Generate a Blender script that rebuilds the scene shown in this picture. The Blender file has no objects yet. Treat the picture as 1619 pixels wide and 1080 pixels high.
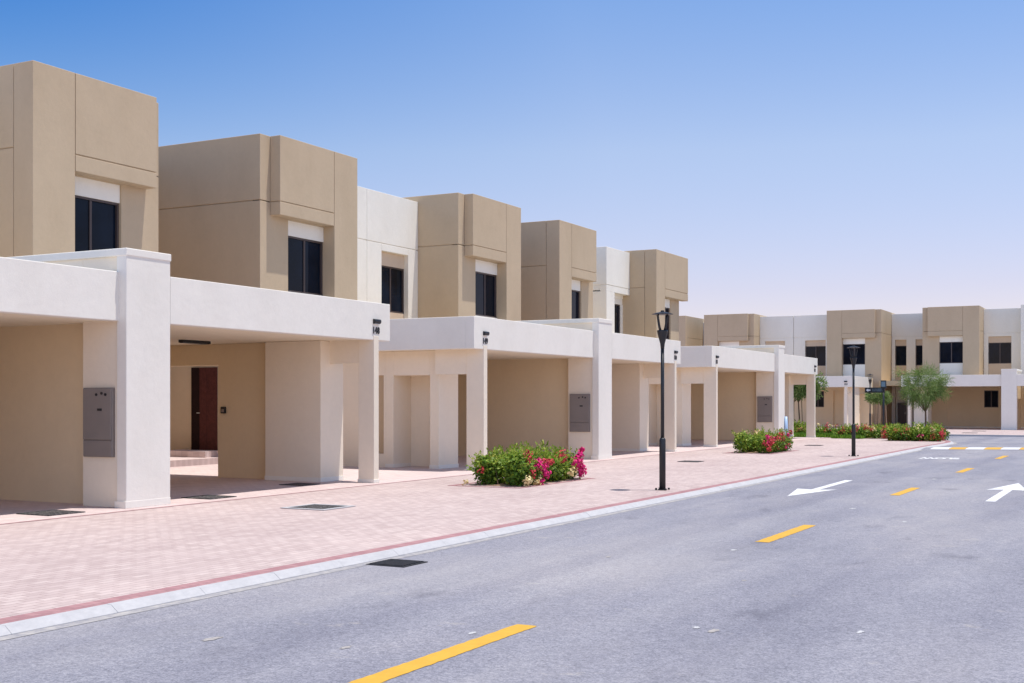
import bpy, bmesh, math, random
from math import radians, sin, cos, pi
from mathutils import Vector, Matrix

scene = bpy.context.scene
COL = scene.collection

# ------------------------------------------------------------------ materials
def new_mat(name):
    m = bpy.data.materials.new(name)
    m.use_nodes = True
    nt = m.node_tree
    return m, nt, nt.nodes['Principled BSDF']

def N(nt, typ, **kw):
    n = nt.nodes.new(typ)
    for k, v in kw.items():
        if k in n.inputs:
            n.inputs[k].default_value = v
        else:
            setattr(n, k, v)
    return n

def L(nt, a, b):
    nt.links.new(a, b)

def ramp(nt, fac, stops):
    r = nt.nodes.new('ShaderNodeValToRGB')
    e = r.color_ramp.elements
    while len(e) < len(stops):
        e.new(0.5)
    for el, (p, c) in zip(e, stops):
        el.position = p
        el.color = c if len(c) == 4 else (*c, 1)
    L(nt, fac, r.inputs['Fac'])
    return r.outputs['Color']

def mixc(nt, fac, a, b, mode='MIX'):
    m = nt.nodes.new('ShaderNodeMix')
    m.data_type = 'RGBA'
    m.blend_type = mode
    for sock, v in ((0, fac), (6, a), (7, b)):
        if hasattr(v, 'is_linked') or hasattr(v, 'links'):
            L(nt, v, m.inputs[sock])
        elif sock == 0:
            m.inputs[0].default_value = v
        else:
            m.inputs[sock].default_value = (*v, 1) if len(v) == 3 else v
    return m.outputs[2]

def pos(nt, scale=(1, 1, 1), rot=(0, 0, 0)):
    g = nt.nodes.new('ShaderNodeNewGeometry')
    mp = nt.nodes.new('ShaderNodeMapping')
    mp.inputs['Scale'].default_value = scale
    mp.inputs['Rotation'].default_value = rot
    L(nt, g.outputs['Position'], mp.inputs['Vector'])
    return mp.outputs['Vector']

def noise(nt, vec, scale, detail=4, rough=0.55):
    n = N(nt, 'ShaderNodeTexNoise')
    n.inputs['Scale'].default_value = scale
    n.inputs['Detail'].default_value = detail
    n.inputs['Roughness'].default_value = rough
    L(nt, vec, n.inputs['Vector'])
    return n.outputs['Fac']

def bump(nt, bsdf, height, strength, dist=0.01):
    b = N(nt, 'ShaderNodeBump')
    b.inputs['Strength'].default_value = strength
    b.inputs['Distance'].default_value = dist
    L(nt, height, b.inputs['Height'])
    L(nt, b.outputs['Normal'], bsdf.inputs['Normal'])

def plaster(name, c, var=0.06, streak=0.05):
    m, nt, b = new_mat(name)
    p = pos(nt)
    big = noise(nt, p, 0.7, 5)
    fine = noise(nt, p, 9, 6, 0.65)
    st = noise(nt, pos(nt, (1.0, 1.0, 0.35)), 0.8, 5, 0.6)
    d = tuple(x * (1 - var) for x in c)
    l = tuple(min(0.9, x * (1 + var)) for x in c)
    base = ramp(nt, big, [(0.3, d), (0.7, l)])
    blot = noise(nt, pos(nt, (1, 1, 0.8)), 2.6, 6, 0.7)
    base = mixc(nt, 1.0, base, ramp(nt, blot, [(0.32, (1 - var * 1.3,) * 3), (0.5, (1, 1, 1)), (0.7, (1 + var * .7,) * 3)]), 'MULTIPLY')
    base = mixc(nt, 0.5, base, ramp(nt, fine, [(0.3, tuple(x * 0.96 for x in c)), (0.7, tuple(min(.9, x * 1.03) for x in c))]))
    s = ramp(nt, st, [(0.30, (1 - streak * 1.6, 1 - streak * 1.8, 1 - streak * 2.1)), (0.55, (1, 1, 1))])
    base = mixc(nt, 1.0, base, s, 'MULTIPLY')
    L(nt, base, b.inputs['Base Color'])
    b.inputs['Roughness'].default_value = 0.88
    b.inputs['Specular IOR Level'].default_value = 0.25
    grain = noise(nt, p, 120, 3, 0.6)
    trowel = noise(nt, p, 3.1, 5, 0.6)
    add = N(nt, 'ShaderNodeMath', operation='ADD')
    L(nt, grain, add.inputs[0])
    mul = N(nt, 'ShaderNodeMath', operation='MULTIPLY')
    L(nt, trowel, mul.inputs[0])
    mul.inputs[1].default_value = 4.0
    L(nt, mul.outputs[0], add.inputs[1])
    bump(nt, b, add.outputs[0], 0.28, 0.007)
    return m

def plain(name, c, rough=0.5, metal=0.0, spec=0.5, var=0.0, vs=6):
    m, nt, b = new_mat(name)
    b.inputs['Roughness'].default_value = rough
    b.inputs['Metallic'].default_value = metal
    b.inputs['Specular IOR Level'].default_value = spec
    if var:
        f = noise(nt, pos(nt), vs, 4)
        L(nt, ramp(nt, f, [(0.3, tuple(x * (1 - var) for x in c)), (0.7, tuple(x * (1 + var) for x in c))]), b.inputs['Base Color'])
    else:
        b.inputs['Base Color'].default_value = (*c, 1)
    return m

M = {}
M['white'] = plaster('white_plaster', (0.82, 0.79, 0.715), 0.025, 0.03)
M['beige'] = plaster('beige_plaster', (0.525, 0.412, 0.282), 0.04, 0.035)
M['cream'] = plaster('cream_plaster', (0.62, 0.50, 0.38), 0.04, 0.03)
M['terrace'] = plaster('sand_roof_screed', (0.60, 0.47, 0.28), 0.06, 0.0)
M['ceiling'] = plaster('warm_white_ceiling', (0.83, 0.75, 0.58), 0.02, 0.0)
M['store'] = plaster('bounce_warmed_plaster', (0.82, 0.735, 0.60), 0.02, 0.02)  # white paint of shaded carport parts, warm ground bounce mixed into its colour
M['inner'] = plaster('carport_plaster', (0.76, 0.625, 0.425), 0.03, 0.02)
M['frame'] = plain('bronze_aluminium', (0.075, 0.056, 0.054), 0.45, 0.2)
M['black'] = plain('black_powder_coat', (0.012, 0.013, 0.016), 0.42, 0.0, 0.5)
M['number'] = plain('black_number_plate', (0.010, 0.010, 0.012), 0.5)
M['cabinet'] = plain('grey_cabinet_paint', (0.235, 0.205, 0.185), 0.5, 0.0, 0.4, 0.05, 3)
M['dark'] = plain('dark_plastic', (0.02, 0.02, 0.022), 0.5)
M['door'] = plain('dark_wood_door', (0.075, 0.022, 0.018), 0.7, 0.0, 0.15, 0.2, 14)
M['doordark'] = plain('dark_wood_frame', (0.018, 0.008, 0.007), 0.8, 0.0, 0.1, 0.2, 14)
M['steel'] = plain('steel', (0.5, 0.5, 0.5), 0.3, 1.0)
M['signwhite'] = plain('sign_white', (0.75, 0.75, 0.75), 0.6)
M['signface'] = plain('sign_face_blue_grey', (0.16, 0.25, 0.30), 0.4)
M['soil'] = plain('planting_soil', (0.33, 0.22, 0.15), 0.95, 0, 0.1, 0.25, 12)
M['bluewrap'] = plain('pale_blue_plastic', (0.35, 0.50, 0.72), 0.4)
M['bark'] = plain('tree_bark', (0.16, 0.105, 0.07), 0.9, 0, 0.2, 0.25, 20)
M['stake'] = plain('wooden_stake', (0.36, 0.25, 0.16), 0.8, 0, 0.2, 0.15, 12)
M['petal'] = plain('magenta_petal', (0.62, 0.02, 0.16), 0.6, 0, 0.2, 0.3, 30)
M['petalred'] = plain('red_petal', (0.50, 0.05, 0.06), 0.6, 0, 0.2, 0.3, 30)
M['petalcream'] = plain('cream_petal', (0.75, 0.60, 0.30), 0.6, 0, 0.2, 0.2, 30)

def glass_mat():
    m, nt, b = new_mat('tinted_window_glass')
    f = noise(nt, pos(nt), 0.9, 2)
    L(nt, ramp(nt, f, [(0.35, (0.003, 0.005, 0.010)), (0.7, (0.006, 0.012, 0.026))]), b.inputs['Base Color'])
    b.inputs['Roughness'].default_value = 0.04
    b.inputs['Specular IOR Level'].default_value = 0.13
    wv = noise(nt, pos(nt), 1.6, 1)
    bump(nt, b, wv, 0.04, 0.02)
    return m
M['glass'] = glass_mat()

def leaf_mat(name, cols, rough=0.55, trans=0.25):
    m, nt, b = new_mat(name)
    oi = N(nt, 'ShaderNodeAttribute', attribute_name='tint')
    L(nt, ramp(nt, oi.outputs['Fac'], cols), b.inputs['Base Color'])
    b.inputs['Roughness'].default_value = rough
    b.inputs['Specular IOR Level'].default_value = 0.3
    out = nt.nodes['Material Output']
    tr = N(nt, 'ShaderNodeBsdfTranslucent')
    L(nt, ramp(nt, oi.outputs['Fac'], cols), tr.inputs['Color'])
    mx = N(nt, 'ShaderNodeMixShader')
    mx.inputs[0].default_value = trans
    L(nt, b.outputs[0], mx.inputs[1])
    L(nt, tr.outputs[0], mx.inputs[2])
    L(nt, mx.outputs[0], out.inputs['Surface'])
    return m
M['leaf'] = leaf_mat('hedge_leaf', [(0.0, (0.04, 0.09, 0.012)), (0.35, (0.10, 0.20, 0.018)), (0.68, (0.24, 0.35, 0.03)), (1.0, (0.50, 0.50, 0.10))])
M['feather'] = leaf_mat('feathery_leaf', [(0.0, (0.08, 0.15, 0.035)), (0.5, (0.20, 0.29, 0.08)), (1.0, (0.38, 0.46, 0.17))], 0.6, 0.4)
M['lawn'] = leaf_mat('lawn_blade', [(0.0, (0.07, 0.17, 0.015)), (0.6, (0.14, 0.28, 0.02)), (1.0, (0.25, 0.36, 0.05))])

def paver_mat(name, tones, joint, rotz=0.0, bw=0.2, bh=0.1):
    m, nt, b = new_mat(name)
    p = pos(nt, rot=(0, 0, rotz))
    br = N(nt, 'ShaderNodeTexBrick')
    br.offset = 0.5
    br.inputs['Scale'].default_value = 1.0
    br.inputs['Brick Width'].default_value = bw
    br.inputs['Row Height'].default_value = bh
    br.inputs['Mortar Size'].default_value = 0.0075
    br.inputs['Mortar Smooth'].default_value = 0.3
    br.inputs['Bias'].default_value = 0.0
    br.inputs['Color1'].default_value = (0, 0, 0, 1)
    br.inputs['Color2'].default_value = (1, 1, 1, 1)
    br.inputs['Mortar'].default_value = (0.5, 0.5, 0.5, 1)
    L(nt, p, br.inputs['Vector'])
    brick = ramp(nt, br.outputs['Color'], [(0.0, tones[0]), (0.5, tones[1]), (1.0, tones[2])])
    patch = noise(nt, pos(nt, (1, .5, 1)), 0.55, 5, 0.6)
    brick = mixc(nt, 1.0, brick, ramp(nt, patch, [(0.25, (0.84, 0.81, 0.82)), (0.5, (0.97, 0.96, 0.96)), (0.75, (1.06, 1.05, 1.04))]), 'MULTIPLY')
    dirt = noise(nt, pos(nt, (1, 1, 1)), 5.0, 6, 0.7)
    brick = mixc(nt, 1.0, brick, ramp(nt, dirt, [(0.3, (0.90, 0.89, 0.89)), (0.6, (1.02, 1.02, 1.02))]), 'MULTIPLY')
    jn = noise(nt, pos(nt), 1.1, 3)
    jm = N(nt, 'ShaderNodeMath', operation='MULTIPLY')
    L(nt, br.outputs['Fac'], jm.inputs[0])
    L(nt, ramp(nt, jn, [(0.35, (0.45, 0.45, 0.45)), (0.65, (1, 1, 1))]), jm.inputs[1])
    col = mixc(nt, jm.outputs[0], brick, joint)
    L(nt, col, b.inputs['Base Color'])
    b.inputs['Roughness'].default_value = 0.9
    b.inputs['Specular IOR Level'].default_value = 0.2
    inv = N(nt, 'ShaderNodeMath', operation='SUBTRACT')
    inv.inputs[0].default_value = 1.0
    L(nt, br.outputs['Fac'], inv.inputs[1])
    bump(nt, b, inv.outputs[0], 0.35, 0.004)
    return m
M['paver'] = paver_mat('pink_pavers', [(0.49, 0.395, 0.375), (0.54, 0.44, 0.418), (0.585, 0.488, 0.46)], (0.335, 0.24, 0.23), radians(90))
M['paver_apron'] = paver_mat('sand_pavers', [(0.60, 0.495, 0.475), (0.64, 0.53, 0.505), (0.67, 0.565, 0.54)], (0.48, 0.38, 0.36), 0)
M['redpaver'] = paver_mat('red_pavers', [(0.36, 0.19, 0.205), (0.40, 0.22, 0.23), (0.44, 0.25, 0.255)], (0.28, 0.17, 0.17), radians(90), 0.1, 0.2)

def asphalt_mat():
    m, nt, b = new_mat('asphalt')
    p = pos(nt)
    grain = noise(nt, p, 62, 4, 0.85)
    mid = noise(nt, p, 24, 5, 0.85)
    patch = noise(nt, pos(nt, (1.0, 0.35, 1)), 0.45, 6, 0.62)
    col = ramp(nt, grain, [(0.38, (0.10, 0.10, 0.12)), (0.5, (0.255, 0.252, 0.29)), (0.62, (0.48, 0.47, 0.50))])
    col2 = ramp(nt, mid, [(0.38, (0.155, 0.155, 0.18)), (0.5, (0.25, 0.247, 0.285)), (0.62, (0.37, 0.36, 0.39))])
    col = mixc(nt, 0.55, col, col2)
    col = mixc(nt, 1.0, col, ramp(nt, patch, [(0.28, (0.74, 0.75, 0.80)), (0.5, (0.96, 0.96, 0.98)), (0.72, (1.22, 1.18, 1.12))]), 'MULTIPLY')
    # tyre-worn lanes running along the street
    wear = noise(nt, pos(nt, (1.3, 0.03, 1)), 1.0, 3, 0.5)
    col = mixc(nt, 1.0, col, ramp(nt, wear, [(0.3, (0.88, 0.88, 0.91)), (0.65, (1.07, 1.07, 1.06))]), 'MULTIPLY')
    dust = noise(nt, pos(nt, (0.55, 0.16, 1)), 0.9, 5, 0.6)
    col = mixc(nt, ramp(nt, dust, [(0.45, (0, 0, 0)), (0.75, (0.45, 0.45, 0.45))]), col, (0.40, 0.375, 0.37))
    oil = noise(nt, pos(nt, (0.8, 0.35, 1)), 1.7, 4, 0.55)
    col = mixc(nt, 1.0, col, ramp(nt, oil, [(0.27, (0.72, 0.72, 0.74)), (0.38, (1, 1, 1))]), 'MULTIPLY')
    # sand and cement spills with their own outline
    sp = noise(nt, pos(nt, (1, 1.7, 1)), 1.15, 7, 0.72)
    col = mixc(nt, ramp(nt, sp, [(0.63, (0, 0, 0)), (0.70, (0.55, 0.55, 0.55))]), col, (0.46, 0.42, 0.375))
    vo = N(nt, 'ShaderNodeTexVoronoi')
    vo.inputs['Scale'].default_value = 0.75
    L(nt, p, vo.inputs['Vector'])
    spot = ramp(nt, vo.outputs['Distance'], [(0.0, (1, 1, 1)), (0.055, (0, 0, 0))])
    br = noise(nt, p, 9, 3)
    sm = N(nt, 'ShaderNodeMath', operation='MULTIPLY')
    L(nt, spot, sm.inputs[0])
    L(nt, ramp(nt, br, [(0.5, (0, 0, 0)), (0.56, (1, 1, 1))]), sm.inputs[1])
    col = mixc(nt, sm.outputs[0], col, (0.60, 0.59, 0.60))
    L(nt, col, b.inputs['Base Color'])
    b.inputs['Roughness'].default_value = 0.85
    b.inputs['Specular IOR Level'].default_value = 0.25
    bump(nt, b, grain, 0.5, 0.006)
    return m
M['asphalt'] = asphalt_mat()

def paint_mat(name, c):
    m, nt, b = new_mat(name)
    p = pos(nt)
    f = noise(nt, p, 7, 6, 0.7)
    g = noise(nt, p, 90, 3, 0.7)
    col = ramp(nt, f, [(0.25, tuple(x * 0.86 for x in c)), (0.6, c)])
    col = mixc(nt, ramp(nt, g, [(0.63, (0, 0, 0)), (0.72, (0.6, 0.6, 0.6))]), col, (0.30, 0.29, 0.30))
    L(nt, col, b.inputs['Base Color'])
    b.inputs['Roughness'].default_value = 0.75
    return m
M['yellow'] = paint_mat('yellow_road_paint', (0.66, 0.37, 0.035))
M['whiteline'] = paint_mat('white_road_paint', (0.72, 0.72, 0.73))

M['fleck'] = plain('dried_paint_fleck', (0.50, 0.50, 0.515), 0.9, 0, 0.1, 0.15, 25)
M['spill'] = plain('cement_spill', (0.37, 0.345, 0.33), 0.9, 0, 0.1, 0.15, 20)

def kerb_mat():
    m, nt, b = new_mat('kerb_concrete')
    f = noise(nt, pos(nt), 3, 6, 0.7)
    g = noise(nt, pos(nt, (1, .4, 1)), 25, 4, 0.7)
    col = mixc(nt, 0.4, ramp(nt, f, [(0.3, (0.40, 0.395, 0.405)), (0.7, (0.53, 0.52, 0.525))]), ramp(nt, g, [(0.3, (0.38, 0.375, 0.39)), (0.7, (0.54, 0.53, 0.535))]))
    L(nt, col, b.inputs['Base Color'])
    b.inputs['Roughness'].default_value = 0.9
    bump(nt, b, g, 0.3, 0.004)
    return m
M['kerb'] = kerb_mat()

def sand_mat(name, c1, c2, sc):
    m, nt, b = new_mat(name)
    f = noise(nt, pos(nt), sc, 7, 0.65)
    L(nt, ramp(nt, f, [(0.3, c1), (0.7, c2)]), b.inputs['Base Color'])
    b.inputs['Roughness'].default_value = 0.95
    b.inputs['Specular IOR Level'].default_value = 0.1
    return m
M['sand'] = sand_mat('desert_sand', (0.36, 0.29, 0.21), (0.46, 0.38, 0.29), 0.8)
M['gutter'] = sand_mat('gutter_sand', (0.25, 0.245, 0.275), (0.48, 0.45, 0.42), 11)

def grate_mat():
    m, nt, b = new_mat('speckled_manhole_infill')
    v = N(nt, 'ShaderNodeTexVoronoi')
    v.inputs['Scale'].default_value = 32
    L(nt, pos(nt), v.inputs['Vector'])
    L(nt, ramp(nt, v.outputs['Distance'], [(0.12, (0.20, 0.185, 0.18)), (0.36, (0.09, 0.085, 0.085)), (0.58, (0.018, 0.018, 0.02))]), b.inputs['Base Color'])
    b.inputs['Roughness'].default_value = 0.8
    bump(nt, b, v.outputs['Distance'], 0.8, 0.02)
    return m
M['grate'] = grate_mat()
M['iron'] = plain('cast_iron', (0.035, 0.034, 0.036), 0.6, 0.3, 0.5, 0.3, 30)

# ------------------------------------------------------------------ mesh helpers
class MB:
    def __init__(self):
        self.v, self.f = [], []
    def box(self, x0, x1, y0, y1, z0, z1):
        i = len(self.v)
        self.v += [(x0, y0, z0), (x1, y0, z0), (x1, y1, z0), (x0, y1, z0), (x0, y0, z1), (x1, y0, z1), (x1, y1, z1), (x0, y1, z1)]
        self.f += [(i, i + 3, i + 2, i + 1), (i + 4, i + 5, i + 6, i + 7), (i, i + 1, i + 5, i + 4), (i + 1, i + 2, i + 6, i + 5), (i + 2, i + 3, i + 7, i + 6), (i + 3, i, i + 4, i + 7)]
        return self
    def prism(self, poly, z0, z1):
        i, n = len(self.v), len(poly)
        self.v += [(x, y, z0) for x, y in poly] + [(x, y, z1) for x, y in poly]
        self.f += [tuple(i + k for k in reversed(range(n))), tuple(i + n + k for k in range(n))]
        self.f += [(i + k, i + (k + 1) % n, i + n + (k + 1) % n, i + n + k) for k in range(n)]
        return self
    def rings(self, rings, cap=True):
        n = len(rings[0]); i = len(self.v)
        for r in rings: self.v += list(r)
        for a in range(len(rings) - 1):
            for k in range(n):
                self.f.append((i + a * n + k, i + a * n + (k + 1) % n, i + (a + 1) * n + (k + 1) % n, i + (a + 1) * n + k))
        if cap:
            self.f.append(tuple(i + k for k in reversed(range(n))))
            self.f.append(tuple(i + (len(rings) - 1) * n + k for k in range(n)))
        return self
    def lathe(self, prof, n=20, cx=0, cy=0):
        return self.rings([[(cx + r * cos(2 * pi * k / n), cy + r * sin(2 * pi * k / n), z) for k in range(n)] for r, z in prof])
    def tube(self, pts, rad, n=8):
        pts = [Vector(p) for p in pts]
        rs = rad if isinstance(rad, (list, tuple)) else [rad] * len(pts)
        out = []
        for j, p in enumerate(pts):
            d = (pts[min(j + 1, len(pts) - 1)] - pts[max(j - 1, 0)]).normalized()
            a = d.orthogonal().normalized() if abs(d.z) < 0.99 else Vector((1, 0, 0))
            a = (a - d * a.dot(d)).normalized()
            b = d.cross(a)
            out.append([tuple(p + a * rs[j] * cos(2 * pi * k / n) + b * rs[j] * sin(2 * pi * k / n)) for k in range(n)])
        return self.rings(out)
    def quad(self, *p):
        i = len(self.v); self.v += [tuple(q) for q in p]; self.f.append(tuple(range(i, i + len(p)))); return self
    def build(self, name, mat, parent=None, bevel=0.0, smooth=False):
        me = bpy.data.meshes.new(name)
        me.from_pydata(self.v, [], self.f)
        bm = bmesh.new(); bm.from_mesh(me)
        bmesh.ops.recalc_face_normals(bm, faces=bm.faces[:])
        bm.to_mesh(me); bm.free()
        me.materials.append(M[mat] if isinstance(mat, str) else mat)
        if smooth:
            for p in me.polygons: p.use_smooth = True
        o = bpy.data.objects.new(name, me)
        COL.objects.link(o)
        if parent is not None: o.parent = parent
        if bevel:
            b = o.modifiers.new('edge', 'BEVEL')
            b.width = bevel; b.segments = 2; b.limit_method = 'ANGLE'; b.angle_limit = radians(40)
        return o

def thing(name, label, cat, loc=(0, 0, 0), rz=0.0, group=None):
    o = bpy.data.objects.new(name, None)
    o.empty_display_size = 0.3
    COL.objects.link(o)
    o.location = loc; o.rotation_euler = (0, 0, rz)
    o['label'] = label; o['category'] = cat
    if group: o['group'] = group
    return o

def tag(o, label=None, cat=None, group=None, kind=None):
    if label: o['label'] = label
    if cat: o['category'] = cat
    if group: o['group'] = group
    if kind: o['kind'] = kind
    return o

def text_part(s, name, mat, parent, loc, rot, size, depth=0.008, bold=0.006):
    cu = bpy.data.curves.new('lettering', 'FONT')
    cu.body = s; cu.size = size; cu.extrude = depth; cu.offset = bold
    cu.align_x = 'CENTER'; cu.space_character = 1.12
    tmp = bpy.data.objects.new('lettering', cu)
    COL.objects.link(tmp)
    dg = bpy.context.evaluated_depsgraph_get()
    me = bpy.data.meshes.new_from_object(tmp.evaluated_get(dg))
    bpy.data.objects.remove(tmp)
    me.materials.clear(); me.materials.append(M[mat])
    o = bpy.data.objects.new(name, me)
    COL.objects.link(o)
    o.parent = parent; o.location = loc; o.rotation_euler = rot
    return o

# ------------------------------------------------------------------ layout (metres; street runs along +Y, houses on the -X side)
XF = -13.638          # front plane of the near carports
YF = 83.69            # front plane of the far row
ZF = -0.217           # ground level at the far row
SET = 6.46            # carport front -> tower front
XL = -4.14            # centre line of the street
def gz(y):
    return 0.0 if y < 46 else ZF * (min(y, 84.0) - 46) / 38.0

def sheet(name, mat, rows, dz=0.0):
    """ground strip: rows of (y, x_left, x_right); follows the fall of the street"""
    m = MB()
    for (y, a, b) in rows:
        m.v += [(a, y, gz(y) + dz), (b, y, gz(y) + dz)]
    for i in range(len(rows) - 1):
        m.f.append((2 * i, 2 * i + 1, 2 * i + 3, 2 * i + 2))
    o = m.build(name, mat)
    o['kind'] = 'structure'
    return o

# base terrain
g = MB().quad((-900, -600, -0.5), (900, -600, -0.5), (900, 1500, -0.5), (-900, 1500, -0.5)).build('ground', 'sand')
g['kind'] = 'structure'

def corner_x(y, x0=-7.33):
    """street edge of the near pavement, curving away at the junction"""
    if y <= 50: return x0
    t = min(1.0, (y - 50) / 10.5)
    return -14.3 + (x0 + 14.3) * math.sqrt(max(0.0, 1 - t * t))
ys = [-40, 0, 20, 40, 46] + [46 + 0.5 * i for i in range(1, 9)] + [50 + 10.5 * sin(radians(a)) for a in range(3, 91, 3)]
sheet('road', 'asphalt', [(-40, -7.4, 1.2), (46, -7.4, 1.2), (50, -7.4, 1.2)], -0.06)
sheet('junction_road', 'asphalt', [(50, -7.4, 1.2), (52, -60, 30), (67, -60, 30)], -0.061)
sheet('pavement', 'paver', [(y, -13.33, corner_x(y) - 0.19) for y in ys if corner_x(y) - 0.19 > -13.33] )
sheet('driveway_apron', 'paver_apron', [(y, -45, -13.33) for y in (-40, 46, 50, 55, 60.4)], 0.0)
sheet('apron_edging', 'redpaver', [(y, -13.36, -13.29) for y in (-40, 46, 50, 58)], 0.004)
sheet('far_pavement', 'paver', [(y, -70, 30) for y in (66.5, 72, 78, 84)], 0.0)
sheet('far_apron', 'paver_apron', [(84, -70, 30), (110, -70, 30)], 0.0)

# kerb, red paver band and gutter sand swept along the pavement edge
def edge_curve():
    pts = [(-7.33, y) for y in [-40 + 2 * i for i in range(45)]]
    pts += [(-7.33 - 6.97 * (1 - cos(radians(a))), 50 + 10.5 * sin(radians(a))) for a in range(3, 91, 3)]
    pts += [(-14.3 - 4 * i, 60.5) for i in range(1, 10)]
    return pts
EC = edge_curve()
def sweep(name, mat, profile):
    m = MB(); n = len(profile)
    for i, (x, y) in enumerate(EC):
        a, b = EC[max(i - 1, 0)], EC[min(i + 1, len(EC) - 1)]
        d = Vector((b[0] - a[0], b[1] - a[1])).normalized()
        nx, ny = d.y, -d.x                    # towards the road
        for (o, z) in profile:
            m.v.append((x + nx * o, y + ny * o, gz(y) + z))
    for i in range(len(EC) - 1):
        for k in range(n - 1):
            m.f.append((i * n + k, i * n + k + 1, (i + 1) * n + k + 1, (i + 1) * n + k))
    o = m.build(name, mat); o['kind'] = 'structure'
    return o
sweep('paving_band', 'redpaver', [(-0.20, 0.005), (0.0, 0.005)])
sweep('gutter', 'gutter', [(0.11, -0.057), (0.24, -0.057)])
# kerb as separate stones
def kerb_stones():
    m = MB()
    prof = [(0.0, 0.006), (0.055, 0.003), (0.125, -0.050), (0.125, -0.12), (0.0, -0.12)]
    s = []
    acc = 0.0
    P = [Vector(p) for p in EC]
    # resample every metre
    res = [P[0]]; need = 1.0
    for i in range(len(P) - 1):
        seg = P[i + 1] - P[i]; ln = seg.length; t = 0.0
        while ln - t >= need:
            t += need; res.append(P[i] + seg * (t / ln)); need = 1.0
        need -= ln - t
    rnd = random.Random(3)
    for i in range(len(res) - 1):
        a, b = res[i], res[i + 1]
        d = (b - a).normalized(); nrm = Vector((d.y, -d.x))
        dz = rnd.uniform(-0.002, 0.002)
        r0, r1 = [], []
        for o, z in prof:
            p = a + d * 0.0015 + nrm * o; r0.append((p.x, p.y, gz(p.y) + z + dz))
            p = b - d * 0.0015 + nrm * o; r1.append((p.x, p.y, gz(p.y) + z + dz))
        m.rings([r0, r1])
    o = m.build('kerb', 'kerb'); o['kind'] = 'structure'
kerb_stones()
o = MB()
for x0, x1 in ((-70, 30),):
    o.box(x0, x1, 66.3, 66.5, -0.4, -0.095)
o = o.build('far_kerb', 'kerb'); o['kind'] = 'structure'
o = MB().box(0.1, 9, -40, 46, -0.4, 0.0).build('opposite_pavement', 'paver'); o['kind'] = 'structure'

# ------------------------------------------------------------------ road markings
def mark(name, mat, poly, z=-0.0565):
    m = MB()
    R = random.Random(len(bpy.data.objects)); pts = []
    for i, p in enumerate(poly):
        q = poly[(i + 1) % len(poly)]
        ln = math.hypot(q[0] - p[0], q[1] - p[1]); n = max(1, int(ln / 0.05))
        for k in range(n):
            t = k / n
            pts.append((p[0] + (q[0] - p[0]) * t + R.uniform(-.006, .006), p[1] + (q[1] - p[1]) * t + R.uniform(-.006, .006)))
    m.quad(*[(x, y, gz(y) + z) for x, y in pts])
    o = m.build(name, mat); o['kind'] = 'structure'
    return o
for (y0, y1) in ((5.2, 8.05), (14.1, 16.35), (22.25, 24.4), (30.1, 32.2), (37.8, 40.1)):
    w = 0.085
    mark('centre_dash', 'yellow', [(XL - w, y0), (XL + w, y0), (XL + w, y1), (XL - w, y1)])
for (x, y, r, e, m_) in ((-1.9, 8.93, .05, 2.2, 'whiteline'), (-3.0, 8.55, .045, 2.0, 'whiteline'), (-2.85, 8.48, .07, 2.5, 'spill'), (-5.85, 6.55, .08, 2.6, 'spill'), (-4.85, 6.75, .05, 3.0, 'spill'),
                     (-4.35, 7.6, .05, 1.8, 'whiteline'), (-4.2, 13.2, .07, 1.8, 'whiteline'), (-4.2, 19.2, .08, 2.0, 'whiteline'), (-4.25, 20.3, .06, 1.8, 'whiteline'), (-4.25, 27.3, .10, 2.0, 'whiteline'), (-3.1, 17.4, .06, 2.0, 'whiteline'),
                     (-3.4, 11.0, .04, 1.5, 'spill'), (-5.2, 12.0, .05, 2.0, 'spill')):
    rr = random.Random(int(x * 100 + y * 10))
    mark('paint_spill', 'fleck' if m_ == 'whiteline' else m_, [(x + cos(k * pi / 8) * r * .62 * rr.uniform(.45, 1.1), y + sin(k * pi / 8) * r * .62 * e * rr.uniform(.45, 1.1)) for k in range(16)])
# direction arrows
mark('direction_arrow', 'whiteline', [(-5.76, 21.15), (-5.37, 23.2), (-5.645, 22.98), (-5.69, 26.05), (-5.86, 26.05), (-5.80, 22.98), (-6.09, 23.1)])
mark('direction_arrow', 'whiteline', [(-2.56, 21.6), (-2.40, 21.6), (-2.43, 24.62), (-2.16, 24.5), (-2.53, 26.75), (-2.87, 24.45), (-2.58, 24.62)])
# worded marking upside down for traffic coming the other way
def road_word():
    r = bpy.data.objects.new('road_lettering', None)
    cu = bpy.data.curves.new('lettering', 'FONT'); cu.body = 'SLOW'; cu.size = 0.62; cu.align_x = 'CENTER'; cu.offset = 0.035
    tmp = bpy.data.objects.new('lettering', cu); COL.objects.link(tmp)
    me = bpy.data.meshes.new_from_object(tmp.evaluated_get(bpy.context.evaluated_depsgraph_get()))
    bpy.data.objects.remove(tmp)
    me.materials.clear(); me.materials.append(M['whiteline'])
    o = bpy.data.objects.new('road_lettering', me); COL.objects.link(o)
    o.location = (-5.72, 37.75, -0.055); o.rotation_euler = (0, 0, pi + 0.12); o.scale = (0.62, 1.9, 1)
    o['kind'] = 'structure'
road_word()
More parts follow.
